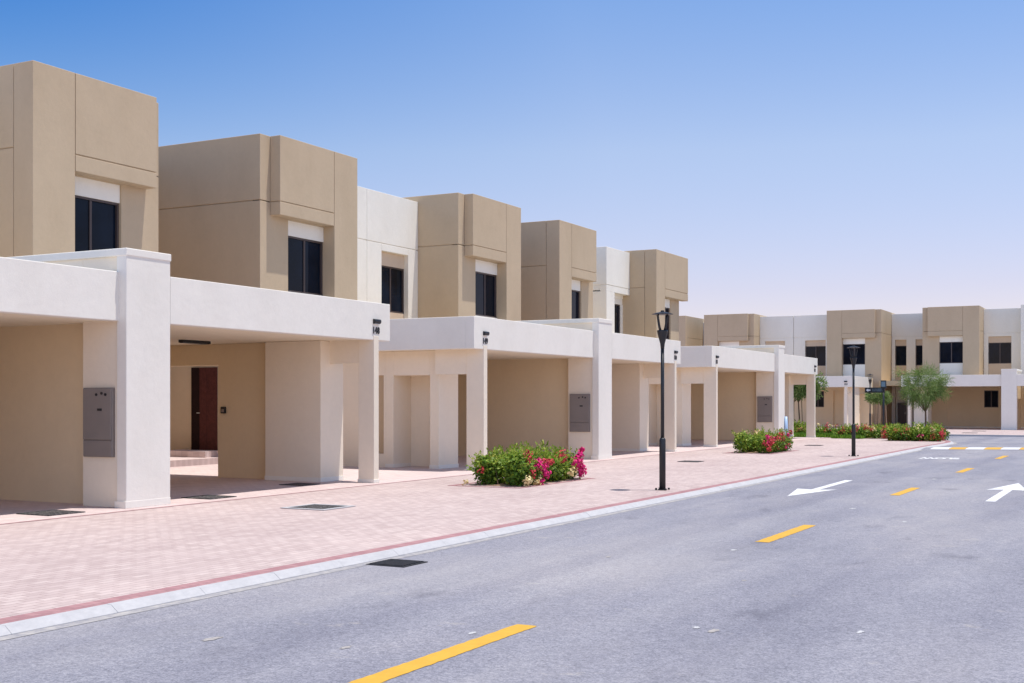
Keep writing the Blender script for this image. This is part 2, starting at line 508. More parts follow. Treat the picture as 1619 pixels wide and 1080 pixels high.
# speed hump with alternating white and yellow blocks
def hump():
    m = MB(); n = 8
    for i in range(2):
        x = (-7.2, 1.1)[i]
        for k in range(n + 1):
            t = k / n
            y = 43.45 + 0.42 * (x + 6.8) + 2.3 * t
            m.v.append((x, y, -0.058 + 0.055 * sin(pi * t)))
    for k in range(n): m.f.append((k, n + 1 + k, n + 2 + k, k + 1))
    o = m.build('speed_hump', 'asphalt'); o['kind'] = 'structure'
    j = 0; x = -6.95
    while x < 0.9:
        mm = MB()
        w = 0.56 if j % 2 == 0 else 0.50
        for xx in (x, x + w):
            for k in range(1, n):
                t = k / n
                y = 43.45 + 0.42 * (xx + 6.8) + 2.3 * t
                mm.v.append((xx, y, -0.053 + 0.055 * sin(pi * t)))
        for k in range(n - 2): mm.f.append((k, n - 1 + k, n + k, k + 1))
        q = mm.build('hump_block', 'whiteline' if j % 2 == 0 else 'yellow'); q['kind'] = 'structure'
        x += w + 0.01; j += 1
hump()

# ------------------------------------------------------------------ windows
def window(parent, x0, x1, z0, z1, y, panes=2):
    """sliding window facing -y, set in a bay; frame with a glass sub-part"""
    t = 0.05; m = MB()
    m.box(x0, x1, y, y + 0.09, z0, z0 + t).box(x0, x1, y, y + 0.09, z1 - t, z1)
    m.box(x0, x0 + t, y, y + 0.09, z0 + t, z1 - t).box(x1 - t, x1, y, y + 0.09, z0 + t, z1 - t)
    xm = (x0 + x1) / 2
    if panes == 2:
        m.box(xm - 0.032, xm + 0.032, y + 0.012, y + 0.085, z0 + t, z1 - t)
    w = m.build('window', 'frame', parent, 0.004)
    gl = MB()
    if panes == 2:
        gl.quad((x0 + t, y + 0.035, z0 + t), (xm - 0.03, y + 0.037, z0 + t), (xm - 0.03, y + 0.041, z1 - t), (x0 + t, y + 0.039, z1 - t))
        gl.quad((xm + 0.03, y + 0.062, z0 + t), (x1 - t, y + 0.060, z0 + t), (x1 - t, y + 0.058, z1 - t), (xm + 0.03, y + 0.060, z1 - t))
    else:
        gl.quad((x0 + t, y + 0.04, z0 + t), (x1 - t, y + 0.04, z0 + t), (x1 - t, y + 0.042, z1 - t), (x0 + t, y + 0.042, z1 - t))
    gl.build('pane', 'glass', w)
    return w

# ------------------------------------------------------------------ townhouses
ZT, ZG, ZB = 8.50, 6.78, 6.44      # parapet, groove, underside of the projecting box
GR = 0.022                          # groove width
DEPTH = 9.0

def tower(root, u, kind, ext=0.0):
    """beige tower with a projecting box over a deep window bay. kind A: pier left; B: pier right. local y = depth"""
    def q(a, b):
        return (u + a, u + b) if kind == 'A' else (u + 3.85 - b, u + 3.85 - a)
    pier = MB(); x0, x1 = q(0, 1.09)
    pier.box(x0, x1, 0, 0.56, 0, ZT)
    pier.build('corner_pier', 'beige', root, 0.012)
    bx = MB(); x0, x1 = q(1.105, 3.45 + ext)
    bx.box(x0, x1, 0, 0.325, ZG + GR, ZT).box(x0, x1, 0, 0.325, ZB, ZG)
    x0, x1 = q(1.05, 3.42 + ext)
    bx.box(x0, x1, 0.03, 0.36, ZB + 0.03, ZT - 0.03)
    bx.build('projecting_box', 'beige', root, 0.012)
    w = MB()
    x0, x1 = q(2.70, 3.85)
    for z0, z1 in ((0, ZG), (ZG + GR, ZT)):
        w.box(x0, x1, 0.33, DEPTH, z0, z1)
    x0, x1 = q(0, 2.695)
    w.box(x0, x1, 0.575, DEPTH, 0, ZG).box(x0, x1, 0.575, DEPTH, ZG + GR, ZT)
    x0, x1 = q(0.03, 3.82)
    w.box(x0, x1, 0.60, DEPTH - .03, 0, ZT - 0.03)
    x0, x1 = q(1.09, 2.70)
    w.box(x0, x1, 0.33, 0.60, ZB - 0.02, ZT - 0.04)
    w.build('tower_wall', 'beige', root, 0.012)
    x0, x1 = q(1.10, 2.695)
    p = MB().box(x0, x1, 0.37, 0.58, 6.02, ZB - 0.022); p.build('bay_panel', 'white', root)
    p = MB().box(x0, x1, 0.37, 0.58, 3.0, 4.52); p.build('bay_panel', 'white', root)
    window(root, x0, x1, 4.52, 6.02, 0.40)

def white_wall(root, u0, u1, y, zt, win=None, panel='cream', zg=6.66, depth=6.0, groove_u=None):
    """white upper wall with windows set in full-height recessed beige panels"""
    win = win or []
    m = MB()
    xs = [u0] + [v for w in win for v in w] + [u1]
    for i in range(0, len(xs), 2):
        m.box(xs[i], xs[i + 1], y, y + depth, 0, zg)
    for a, b in win:
        m.box(a, b, y, y + 0.4, 6.44, zg)
    m.box(u0, u1, y, y + depth, zg + GR, zt)
    m.box(u0 + 0.03, u1 - 0.03, y + 0.42, y + depth - .1, 0, zt - 0.03)
    m.box(u0 + 0.03, u1 - 0.03, y + 0.03, y + 0.42, zg - 0.05, zt - 0.03)
    m.build('white_wall', 'white', root, 0.012)
    MB().box(u0 + .004, u1 - .004, -0.45, y - 0.004, 2.95, 3.30).build('terrace_roof', 'terrace', root)
    for a, b in win:
        MB().box(a + .003, b - .003, y + 0.16, y + 0.41, 6.0, 6.437).build('bay_panel', panel, root)
        MB().box(a + .003, b - .003, y + 0.16, y + 0.41, 2.9, 4.51).build('bay_panel', panel, root)
        window(root, a + .003, b - .003, 4.51, 6.0, 0.17 + y, 2 if b - a > 1.0 else 1)

def house(label, axis, u0):
    if axis == 'near':
        return thing('townhouse', label, 'townhouse', (XF - SET, u0, 0), radians(90), 'townhouses along the street')
    return thing('townhouse', label, 'townhouse', (u0, YF + SET, ZF), 0, 'townhouses across the junction')

def front_door(root, u, v0, v1, z0, z1, face=-1):
    """door in the side wall at local x = u (facing -x)"""
    m = MB().box(u - 0.03, u + 0.02, v0 - 0.0, v0 + 0.34, z0, z1)            # side light frame
    m.box(u - 0.035, u + 0.02, v0 + 0.34, v1, z0, z1)
    d = m.build('front_door', 'door', root, 0.006)
    MB().box(u - 0.04, u + 0.01, v1 - 0.28, v1, z0, z1).build('door_frame', 'doordark', d)
    MB().tube([(u - 0.06, v0 + 0.62, z0 + 0.98), (u - 0.10, v0 + 0.62, z0 + 0.98), (u - 0.10, v0 + 0.52, z0 + 0.98)], 0.012).build('handle', 'steel', d)

# near row -----------------------------------------------------------
# house 148 (left edge of the picture)
h = house('beige townhouse tower at the left edge, rising over the carport left of number 148', 'near', 17.25)
tower(h, 0, 'A')
white_wall(h, -3.35, -0.005, 1.9, 8.3, [(-2.9, -1.35)])
MB().box(3.855, 7.4, 4.2, 4.6, 0, 8.15).build('link_wall', 'beige', h, 0.012)
# house 149
h = house('beige townhouse tower with brown front door, above the carport numbered 148', 'near', 24.70)
tower(h, 0, 'B')
white_wall(h, 3.853, 7.055, 1.9, 8.3, [(4.55, 6.15)])
front_door(h, 0.0, 1.75, 2.62, 0.32, 2.5)
MB().box(-2.9, -0.004, 1.2, 3.9, 0.0, 0.16).box(-0.75, -0.004, 1.5, 3.0, 0.16, 0.32).build('door_step', 'paver_apron', h)
# house 150
h = house('townhouse joining white wall and beige tower, above the carport numbered 149', 'near', 34.75)
tower(h, 0, 'B')
white_wall(h, -2.985, -0.005, 1.9, 8.3, [(-2.17, -0.60)])
MB().box(3.855, 7.0, 4.2, 4.6, 0, 8.15).build('link_wall', 'beige', h, 0.012)
# house 151
h = house('plain beige townhouse tower standing over the carport numbered 150', 'near', 41.75)
tower(h, 0, 'A')
white_wall(h, 3.855, 7.42, 2.6, 8.3)
# house 152
h = house('last townhouse of the near row, white projecting box beside its beige tower', 'near', 51.85)
tower(h, 0, 'A', 0.75)
m = MB()
m.box(-2.655, -0.004, 1.30, 7, 6.72 + GR, 8.40).box(-2.655, -0.004, 1.30, 1.62, 6.45, 6.72)
m.box(-2.655, -1.75, 1.30, 7, 0, 6.45).box(-1.75, -0.004, 1.62, 7, 6.3, 6.72).box(-2.63, -0.03, 1.35, 6.9, 6.5, 8.35)
m.build('white_wall', 'white', h, 0.012)
MB().box(-2.65, -0.006, -0.45, 1.296, 2.95, 3.30).build('terrace_roof', 'terrace', h)
MB().box(-1.748, -0.004, 1.66, 1.9, 6.02, 6.298).build('bay_panel', 'white', h)
MB().box(-1.748, -0.004, 1.66, 1.9, 2.9, 4.52).build('bay_panel', 'white', h)
window(h, -1.748, -0.25, 4.52, 6.02, 1.68)
MB().box(-0.25, -0.006, 1.64, 1.9, 4.52, 6.02).build('bay_panel', 'white', h)

# far row -----------------------------------------------------------
h = house('leftmost far townhouse, only the lit flank of its beige tower showing', 'far', -36.4)
tower(h, 0, 'B')
MB().box(3.853, 5.34, 4.2, 4.6, 0, 8.2).build('link_wall', 'white', h, 0.012)
h = house('far townhouse whose beige tower shows above the carport numbered 151', 'far', -31.04)
tower(h, 0, 'A')
white_wall(h, 3.853, 6.455, 1.9, 8.35, [(4.25, 5.80)])
h = house('far townhouse with beige tower behind the second lamp post', 'far', -21.61)
tower(h, 0, 'A')
white_wall(h, -2.945, -0.005, 1.9, 8.35, [(-2.08, -0.53)])
white_wall(h, 3.855, 6.68, 4.2, 8.38, [(4.10, 4.92), (5.58, 6.20)])
d = MB().box(4.30, 4.92, 4.13, 4.2, 0.15, 1.72).build('door', 'frame', h, 0.006)
MB().box(4.83, 4.86, 4.09, 4.13, 0.9, 1.0).build('handle', 'steel', d)
h = house('far townhouse with beige tower above the feathery corner tree', 'far', -14.90)
tower(h, 0, 'B')
white_wall(h, 3.855, 6.38, 2.4, 8.4, [(4.15, 5.68)])
h = house('far townhouse at the right edge, only its white projecting wall showing', 'far', -8.5)
m = MB(); m.box(-0.0, 2.65, 1.30, 8, 6.72 + GR, 8.55).box(0, 2.65, 1.30, 8, 0, 6.72).box(.03, 2.62, 1.34, 7.9, 6.5, 8.5)
m.build('white_wall', 'white', h, 0.012)
tower(h, 2.66, 'A')
white_wall(h, 6.52, 9.5, 1.9, 8.35, [(7.0, 8.5)])

# ------------------------------------------------------------------ party walls with pillars
def party(label, axis, u0, cabinet=None):
    loc, rz = ((XF, u0, 0), radians(90)) if axis == 'near' else ((u0, YF, ZF), 0)
    r = thing('party_wall', label, 'pillar wall', loc, rz, 'white pillar walls between the carports')
    MB().box(0, 0.92, 0, 0.20, 0.0, 3.80).build('pillar', 'white', r, 0.012)
    MB().box(-0.02, 0.922, -0.003, 0.225, 0.0, 0.105).build('plinth', 'white', r, 0.004)
    MB().box(0.04, 0.88, 0.2, 0.95, 0, 3.80).box(0.04, 0.88, 0.95, 3.4, 2.85, 3.80).build('meter_wall', 'store', r, 0.008)
    MB().box(0.30, 0.62, 0.95, 5.9, 0, 2.85).build('dividing_wall', 'inner', r)
    MB().box(-0.012, 0.932, -0.012, 3.42, 3.785, 3.90).build('coping', 'white', r, 0.012)
    if cabinet:
        lx, rr = (XF, radians(90))
        c = thing('meter_cabinet', cabinet, 'meter cabinet', (XF - 0.27, u0 + 0.04, 0.76), radians(90), 'grey meter cabinets on the pillar walls')
        MB().box(-0.055, 0.0, 0.0, 0.61, 0.0, 1.05).build('body', 'cabinet', c, 0.006)
        MB().box(-0.075, -0.05, 0.012, 0.598, 0.265, 1.038).build('door', 'cabinet', c, 0.006)
        MB().box(-0.070, -0.05, 0.012, 0.598, 0.012, 0.250).build('lower_panel', 'cabinet', c, 0.006)
        for y in (0.16, 0.30, 0.42):
            MB().lathe([(0.022, 0), (0.022, 0.01)], 10).build('knob', 'dark', c)
            kb = [o for o in bpy.data.objects if o.name.startswith('knob')][-1]
        lt = MB().box(-0.085, -0.07, 0.20, 0.29, 0.70, 0.735).build('latch', 'dark', c, 0.004)
    return r

def cabinet_knobs():
    ks = [o for o in bpy.data.objects if o.name.split('.')[0] == 'knob']
    byp = {}
    for k in ks: byp.setdefault(k.parent.name, []).append(k)
    for pn, l in byp.items():
        for k, y in zip(l, (0.12, 0.20, 0.31)):
            k.location = (-0.078, y, 0.945 if y != 0.20 else 0.965); k.rotation_euler = (0, radians(-90), 0)

party('tall white pillar wall at left, joining the carport numbered 148', 'near', 13.42, 'grey meter cabinet on the pillar wall left of number 148')
party('white pillar wall behind the flowering hedge, right of number 149', 'near', 30.82, 'grey meter cabinet on the pillar wall right of number 149')
party('white pillar wall with pale blue pipe leaning on it, nearest the junction', 'near', 48.80, 'grey meter cabinet behind the smaller flower hedge')
party('grey-white pillar wall at the right edge, across the junction', 'far', -8.94)
cabinet_knobs()

# ------------------------------------------------------------------ carports
def carport_root(label, axis, u0):
    loc, rz = ((XF, u0, 0), radians(90)) if axis == 'near' else ((u0, YF, ZF), 0)
    return thing('carport', label, 'carport', loc, rz, 'white flat-roofed carports')

def back_wall(r, u0, u1, y, panel=None, win=None):
    m = MB()
    cuts = sorted([c for c in (panel, win) if c])
    x = u0
    for a, b in cuts:
        m.box(x, a, y, y + 0.5, 0, 3.5); x = b
    m.box(x, u1, y, y + 0.5, 0, 3.5)
    if panel:
        m.box(panel[0], panel[1], y, y + .5, 2.6, 3.5)
    if win:
        m.box(win[0], win[1], y, y + .5, 2.58, 3.5).box(win[0], win[1], y, y + .5, 0, 1.41)
    m.build('back_wall', 'inner', r)
    if panel:
        MB().box(panel[0], panel[1], y + 0.09, y + .4, 0, 2.6).build('recessed_panel', 'inner', r)
    if win:
        window(r, win[0], win[1], 1.41, 2.58, y + 0.02, 2)
    MB().box(u0, u1, y - 0.02, y - 0.002, 0, 0.09).build('skirting', 'white', r)

def carport_right(label, axis, u0, Ln, num, numlabel, panel=None, win=None):
    r = carport_root(label, axis, u0)
    f = MB().box(0.002, Ln, 0, 0.22, 2.81, 3.55).box(Ln - 0.22, Ln, 0.22, 5.9, 2.81, 3.55)
    f.build('fascia', 'white', r, 0.010)
    MB().box(-0.04, Ln - 0.22, 0.22, 5.9, 2.815, 3.16).build('roof_slab', 'ceiling', r)
    MB().box(-0.04, Ln - 0.22, 0.22, 5.9, 3.164, 3.2).build('roof_covering', 'kerb', r)
    MB().box(Ln - 0.59, Ln - 0.42, -0.014, 0.36, 0, 2.895).build('column', 'store', r, 0.008)
    MB().box(Ln - 0.60, Ln - 0.41, -0.026, 0.372, 0, 0.07).build('plinth', 'white', r, 0.006)
    MB().box(Ln - 0.575, Ln - 0.435, 0.36, 1.07, 2.36, 2.83).build('lintel', 'store', r)
    s = MB().box(Ln - 0.88, Ln - 0.12, 1.06, 2.46, 0, 2.812)
    s.build('store_box', 'store', r, 0.010)
    MB().box(Ln - 0.887, Ln - 0.113, 1.053, 2.47, 0, 0.09).build('plinth', 'white', r, 0.006)
    MB().box(Ln - 0.60, Ln - 0.40, 2.46, 3.95, 0, 2.812).box(Ln - 0.60, Ln - 0.40, 3.95, 5.9, 2.37, 2.812).build('side_wall', 'inner', r)
    back_wall(r, -0.3, Ln, 5.9, panel, win)
    number(axis, u0 + Ln - 0.505, 0, num, numlabel)
    return r

def carport_left(label, axis, u0, Ln, num, numlabel, panel=None, win=None):
    r = carport_root(label, axis, u0)
    MB().box(0, Ln + 0.045, 0.15, 0.37, 2.81, 3.55).box(0, 0.22, 0.37, 5.9, 2.81, 3.55).build('fascia', 'white', r, 0.010)
    MB().box(0.22, Ln + 0.30, 0.37, 5.9, 2.815, 3.16).build('roof_slab', 'ceiling', r)
    MB().box(0.22, Ln + 0.04, 0.37, 5.9, 3.164, 3.2).build('roof_covering', 'kerb', r)
    MB().box(0.43, 0.60, 0.136, 0.60, 0, 2.895).build('column', 'store', r, 0.008)
    MB().box(0.418, 0.612, 0.124, 0.612, 0, 0.07).build('plinth', 'white', r, 0.006)
    MB().box(0.445, 0.60, 0.60, 1.46, 2.24, 2.83).build('lintel', 'store', r)
    s = MB().box(0.60, 1.5, 1.45, 1.70, 0, 2.812).box(1.38, 1.5, 1.70, 2.74, 0, 2.812).box(0.60, 1.5, 2.74, 2.96, 0, 2.812).box(0.60, 1.38, 1.70, 2.74, 2.23, 2.812)
    s.build('store_box', 'store', r, 0.008)
    MB().box(0.588, 1.512, 1.438, 1.712, 0, 0.09).box(0.588, 1.512, 2.73, 2.972, 0, .09).build('plinth', 'white', r, 0.006)
    w = MB().box(0.60, 0.8, 2.96, 3.02, 0, 2.812).box(0.60, 0.8, 3.75, 5.9, 0, 2.812).box(0.60, 0.8, 3.02, 3.75, 0, 0.33).box(0.60, 0.8, 3.02, 3.75, 2.24, 2.812)
    w.build('side_wall', 'store', r)
    MB().box(0.70, 0.80, 3.02, 3.75, 0.33, 2.24).build('recessed_panel', 'beige', r)
    back_wall(r, 0.6, Ln + 0.3, 5.9, panel, win)
    number(axis, u0 + 0.515, 0.15, num, numlabel)
    return r

def number(axis, u, v, num, label):
    """black house number with the small black lamp above it"""
    if axis == 'near':
        loc, rz = (XF - v, u, 0), radians(90)
    else:
        loc, rz = (u, YF + v, ZF), 0
    n = thing('house_number', label[0], 'house number', (loc[0], loc[1], loc[2] + 2.955), rz, 'house numbers on the carports')
    dg_ = text_part(num, 'digits', 'number', n, (0, -0.006, -0.012), (radians(90), 0, 0), 0.175, 0.005, 0.006)
    dg_.scale = (0.86, 1, 1)
    l = thing('wall_lamp', label[1], 'wall lamp', (loc[0], loc[1], loc[2] + 3.13), rz, 'small black lamps over the house numbers')
    prof = []
    m = MB()
    for x in (-0.105, 0.105):
        pass
    ring = lambda x: [(x, 0.0, 0.0), (x, -0.03, 0.0), (x, -0.055, 0.015), (x, -0.065, 0.05), (x, -0.055, 0.085), (x, 0.0, 0.095)]
    m.rings([ring(-0.105), ring(0.105)])
    m.build('lamp_housing', 'black', l, 0.006)
    MB().box(-0.08, 0.08, -0.05, -0.01, -0.006, 0.0).build('lens', 'signwhite', l)

def lab(n, where):
    return ('black house number ' + n + ' on the white beam ' + where, 'small black lamp over house number ' + n)
carport_left('white carport cut off by the left edge of the picture', 'near', 13.42 - 6.66, 6.66, '147', lab('147', 'outside the left edge'))
carport_right('open white carport with door view and number 148', 'near', 14.34, 6.16, '148', lab('148', 'nearest the camera'))
carport_left('white carport numbered 149 behind the large flowering hedge', 'near', 24.16, 6.66, '149', lab('149', 'above the large hedge'))
carport_right('white carport behind the nearest lamp post, numbered 150', 'near', 31.74, 5.60, '150', lab('150', 'right of the nearest lamp post'))
carport_left('white carport behind the smaller flower hedge, numbered 151', 'near', 40.89, 7.91, '151', lab('151', 'left of the smaller hedge'))
carport_right('last white carport of the near row, numbered 152', 'near', 49.72, 5.46, '152', lab('152', 'at the end of the near row'))
carport_right('white carport across the junction behind the second lamp post', 'far', -24.10, 5.83, '153', lab('153', 'left of the second lamp post'),
              panel=(3.11, 4.20), win=(1.53, 2.43))
carport_left('white carport across the junction behind the feathery tree', 'far', -15.17, 6.23, '154', lab('154', 'behind the feathery tree'),
             panel=(2.11, 3.81), win=(4.50, 5.42))
carport_right('white carport across the junction cut off by the right edge', 'far', -8.02, 5.6, '155', lab('155', 'outside the right edge'),
              panel=(0.55, 2.2), win=(3.0, 3.9))

# things in the open carport
l = thing('ceiling_lamp', 'black linear lamp on the ceiling of the carport numbered 148', 'ceiling lamp', (-16.95, 18.5, 2.815), radians(90))
MB().box(-0.40, 0.40, -0.06, 0.06, -0.06, 0.0).build('housing', 'black', l, 0.01)
MB().box(-0.37, 0.37, -0.04, 0.04, -0.066, -0.058).build('diffuser', 'dark', l)
l = thing('wall_socket', 'small dark outdoor socket on the side wall inside carport 148', 'socket', (-17.42, 19.90, 1.42), 0)
MB().box(-0.06, 0.06, -0.05, 0.0, -0.07, 0.07).build('cover', 'dark', l, 0.01)
MB().box(-0.035, 0.035, -0.062, -0.05, -0.045, 0.02).build('flap', 'cabinet', l, 0.004)
o = MB().tube([(-13.55, 49.62, 0.0), (-13.56, 49.66, 0.5), (-13.585, 49.70, 0.98)], [0.075, 0.07, 0.06], 10).build('plastic_pipe', 'bluewrap', None, 0, True)
tag(o, 'pale blue plastic pipe leaning on the white pillar near the junction', 'pipe')

# ------------------------------------------------------------------ street lamps
def street_lamp():
    r = thing('street_lamp', '', 'street lamp', (0, 0, 0), 0, 'black street lamps')
    MB().lathe([(0.0575, 0.0), (0.0575, 0.90), (0.050, 0.925), (0.034, 0.94)], 20).build('base_sleeve', 'black', r, 0, True)
    MB().lathe([(0.0335, 0.90), (0.031, 2.62)], 18).build('pole', 'black', r, 0, True)
    MB().lathe([(0.033, 2.55), (0.042, 2.64), (0.075, 2.76), (0.098, 2.855), (0.100, 2.875), (0.085, 2.885), (0.03, 2.80)], 22).build('collar', 'black', r, 0, True)
    for k in range(4):
        a = pi / 4 + k * pi / 2 + 0.5
        ring = []
        pts = [(0.045, 2.86), (0.075, 2.93), (0.098, 3.02), (0.112, 3.10), (0.122, 3.17)]
        MB().tube([(p * cos(a), p * sin(a), z) for p, z in pts], [0.020, 0.016, 0.013, 0.011, 0.011], 8).build('arm', 'black', r, 0, True)
    MB().lathe([(0.03, 3.160), (0.190, 3.166), (0.193, 3.175), (0.12, 3.195), (0.035, 3.215), (0.03, 3.24)], 28).build('lamp_hood', 'black', r, 0, False)
    b = MB()
    for k in range(4):
        a = pi / 4 + k * pi / 2
        b.box(0.125 * cos(a) - 0.016, 0.125 * cos(a) + 0.016, 0.125 * sin(a) - 0.016, 0.125 * sin(a) + 0.016, 0.0, 0.035)
    b.lathe([(0.085, 0.0), (0.085, 0.012)], 20)
    b.build('base_plate', 'black', r, 0.003)
    return r
def copy_tree(o, parent=None):
    c = o.copy(); COL.objects.link(c)
    if parent is not None: c.parent = parent
    for ch in list(o.children): copy_tree(ch, c)
    return c
sl = street_lamp()
spots = [((-7.93, 20.76, 0.006), 'nearest black street lamp, standing in front of carport 150'),
         ((-7.90, 36.22, 0.006), 'black street lamp with its hood against a dark far window'),
         ((-16.73, 81.6, ZF + 0.006), 'small far street lamp behind the sign blade'),]
for i, (p, lb) in enumerate(spots):
    o = sl if i == 0 else copy_tree(sl)
    o.location = p; o['label'] = lb; o.rotation_euler = (0, 0, i * 0.9)
    if i == 2: o.scale = (1.12, 1.12, 1.12)

# ------------------------------------------------------------------ direction sign
s = thing('direction_sign', 'black finger signpost in the corner planting', 'signpost', (-13.11, 67.4, gz(67.4)), radians(0))
MB().lathe([(0.05, 0), (0.05, 2.42)], 14).build('post', 'black', s, 0, True)
b = MB().box(-0.98, 0.07, -0.05, 0.05, 2.20, 2.48).build('sign_blade', 'black', s, 0.006)
m = MB()
m.prism([(-0.92, 0), (-0.80, 0.085), (-0.80, 0.035), (-0.68, 0.035), (-0.68, -0.035), (-0.80, -0.035), (-0.80, -0.085)], 0, 0.004)
ar = m.build('arrow', 'signwhite', b); ar.rotation_euler = (radians(90), 0, 0); ar.location = (0, -0.052, 2.34)
m = MB()
rn = random.Random(5)
for row, z in ((0, 2.37), (1, 2.28)):
    x = -0.58
    while x < -0.08:
        w = rn.uniform(0.015, 0.035); m.box(x, x + w, -0.055, -0.051, z, z + 0.045); x += w + rn.choice([0.012, 0.012, 0.04])
m.build('lettering', 'signface', b)
bx = MB().box(-0.14, 0.14, -0.06, 0.06, 2.44, 2.86).build('sign_head', 'black', s, 0.006)
MB().box(-0.105, 0.105, -0.066, -0.061, 2.52, 2.80).build('sign_face', 'signface', bx)

# ------------------------------------------------------------------ manholes and drains
def manhole(x, y, s, label, kind='speckled'):
    r = thing('manhole_cover', label, 'manhole cover', (x, y, gz(y) + 0.004), 0, 'square manhole covers in the paving')
    MB().box(-s / 2, s / 2, -s / 2, s / 2, 0, 0.006).build('cover', 'grate', r)
    m = MB()
    e = s / 2 + (0.075 if kind == 'framed' else 0.03)
    for (a, b2, c, d) in ((-e, e, -e, -s / 2), (-e, e, s / 2, e), (-e, -s / 2, -s / 2, s / 2), (s / 2, e, -s / 2, s / 2)):
        m.box(a, b2, c, d, 0, 0.010)
    m.build('frame', 'kerb' if kind == 'framed' else 'grate', r)
manhole(-11.22, 14.92, 0.66, 'speckled square manhole cover in the open pink paving, foreground', 'framed')
manhole(-14.02, 12.35, 0.60, 'manhole cover in the shadow line of the leftmost carport')
manhole(-14.00, 15.62, 0.58, 'manhole cover in the shadow line at the foot of the left pillar')
manhole(-14.62, 18.85, 0.50, 'manhole cover inside carport 148 near its column')
manhole(-11.02, 30.95, 0.50, 'manhole cover between the nearest lamp post and the small hedge')
manhole(-11.10, 44.40, 0.50, 'manhole cover beyond the small hedge, before the junction')
manhole(-9.6, 78.2, 0.7, 'manhole cover in the far pavement, left one of the pair before the right pillar')
manhole(-9.3, 71.8, 0.7, 'manhole cover in the far pavement, right one of the pair at the kerb')
r = thing('drain_grate', 'dark square iron drain grate in the road beside the kerb', 'drain', (-6.90, 10.50, -0.057), 0)
MB().box(-0.23, 0.23, -0.23, 0.23, 0, 0.006).build('frame', 'iron', r)
m = MB()
for k in range(9):
    y = -0.20 + k * 0.046
    m.box(-0.20, 0.20, y, y + 0.026, 0.006, 0.014)
m.build('bars', 'iron', r)

# ------------------------------------------------------------------ vegetation
def leaf_mesh(name, quads, mat, parent):
    """quads: list of (4 points, tint)"""
    me = bpy.data.meshes.new(name)
    v, f, t = [], [], []
    for pts, tint in quads:
        i = len(v); v += [tuple(p) for p in pts]; f.append(tuple(range(i, i + len(pts)))); t += [tint] * len(pts)
    me.from_pydata(v, [], f)
    at = me.attributes.new('tint', 'FLOAT', 'POINT')
    at.data.foreach_set('value', t)
    me.materials.append(M[mat])
    o = bpy.data.objects.new(name, me); COL.objects.link(o)
    o.parent = parent
    return o

def leaf(p, d, nrm, ln, wd):
    """pointed leaf of four corners from p along d"""
    s = d.cross(nrm).normalized()
    return [p, p + d * ln * 0.45 + s * wd * 0.5, p + d * ln, p + d * ln * 0.45 - s * wd * 0.5]

def rvec(R):
    while True:
        v = Vector((R.uniform(-1, 1), R.uniform(-1, 1), R.uniform(-1, 1)))
        if 0.05 < v.length < 1: return v.normalized()

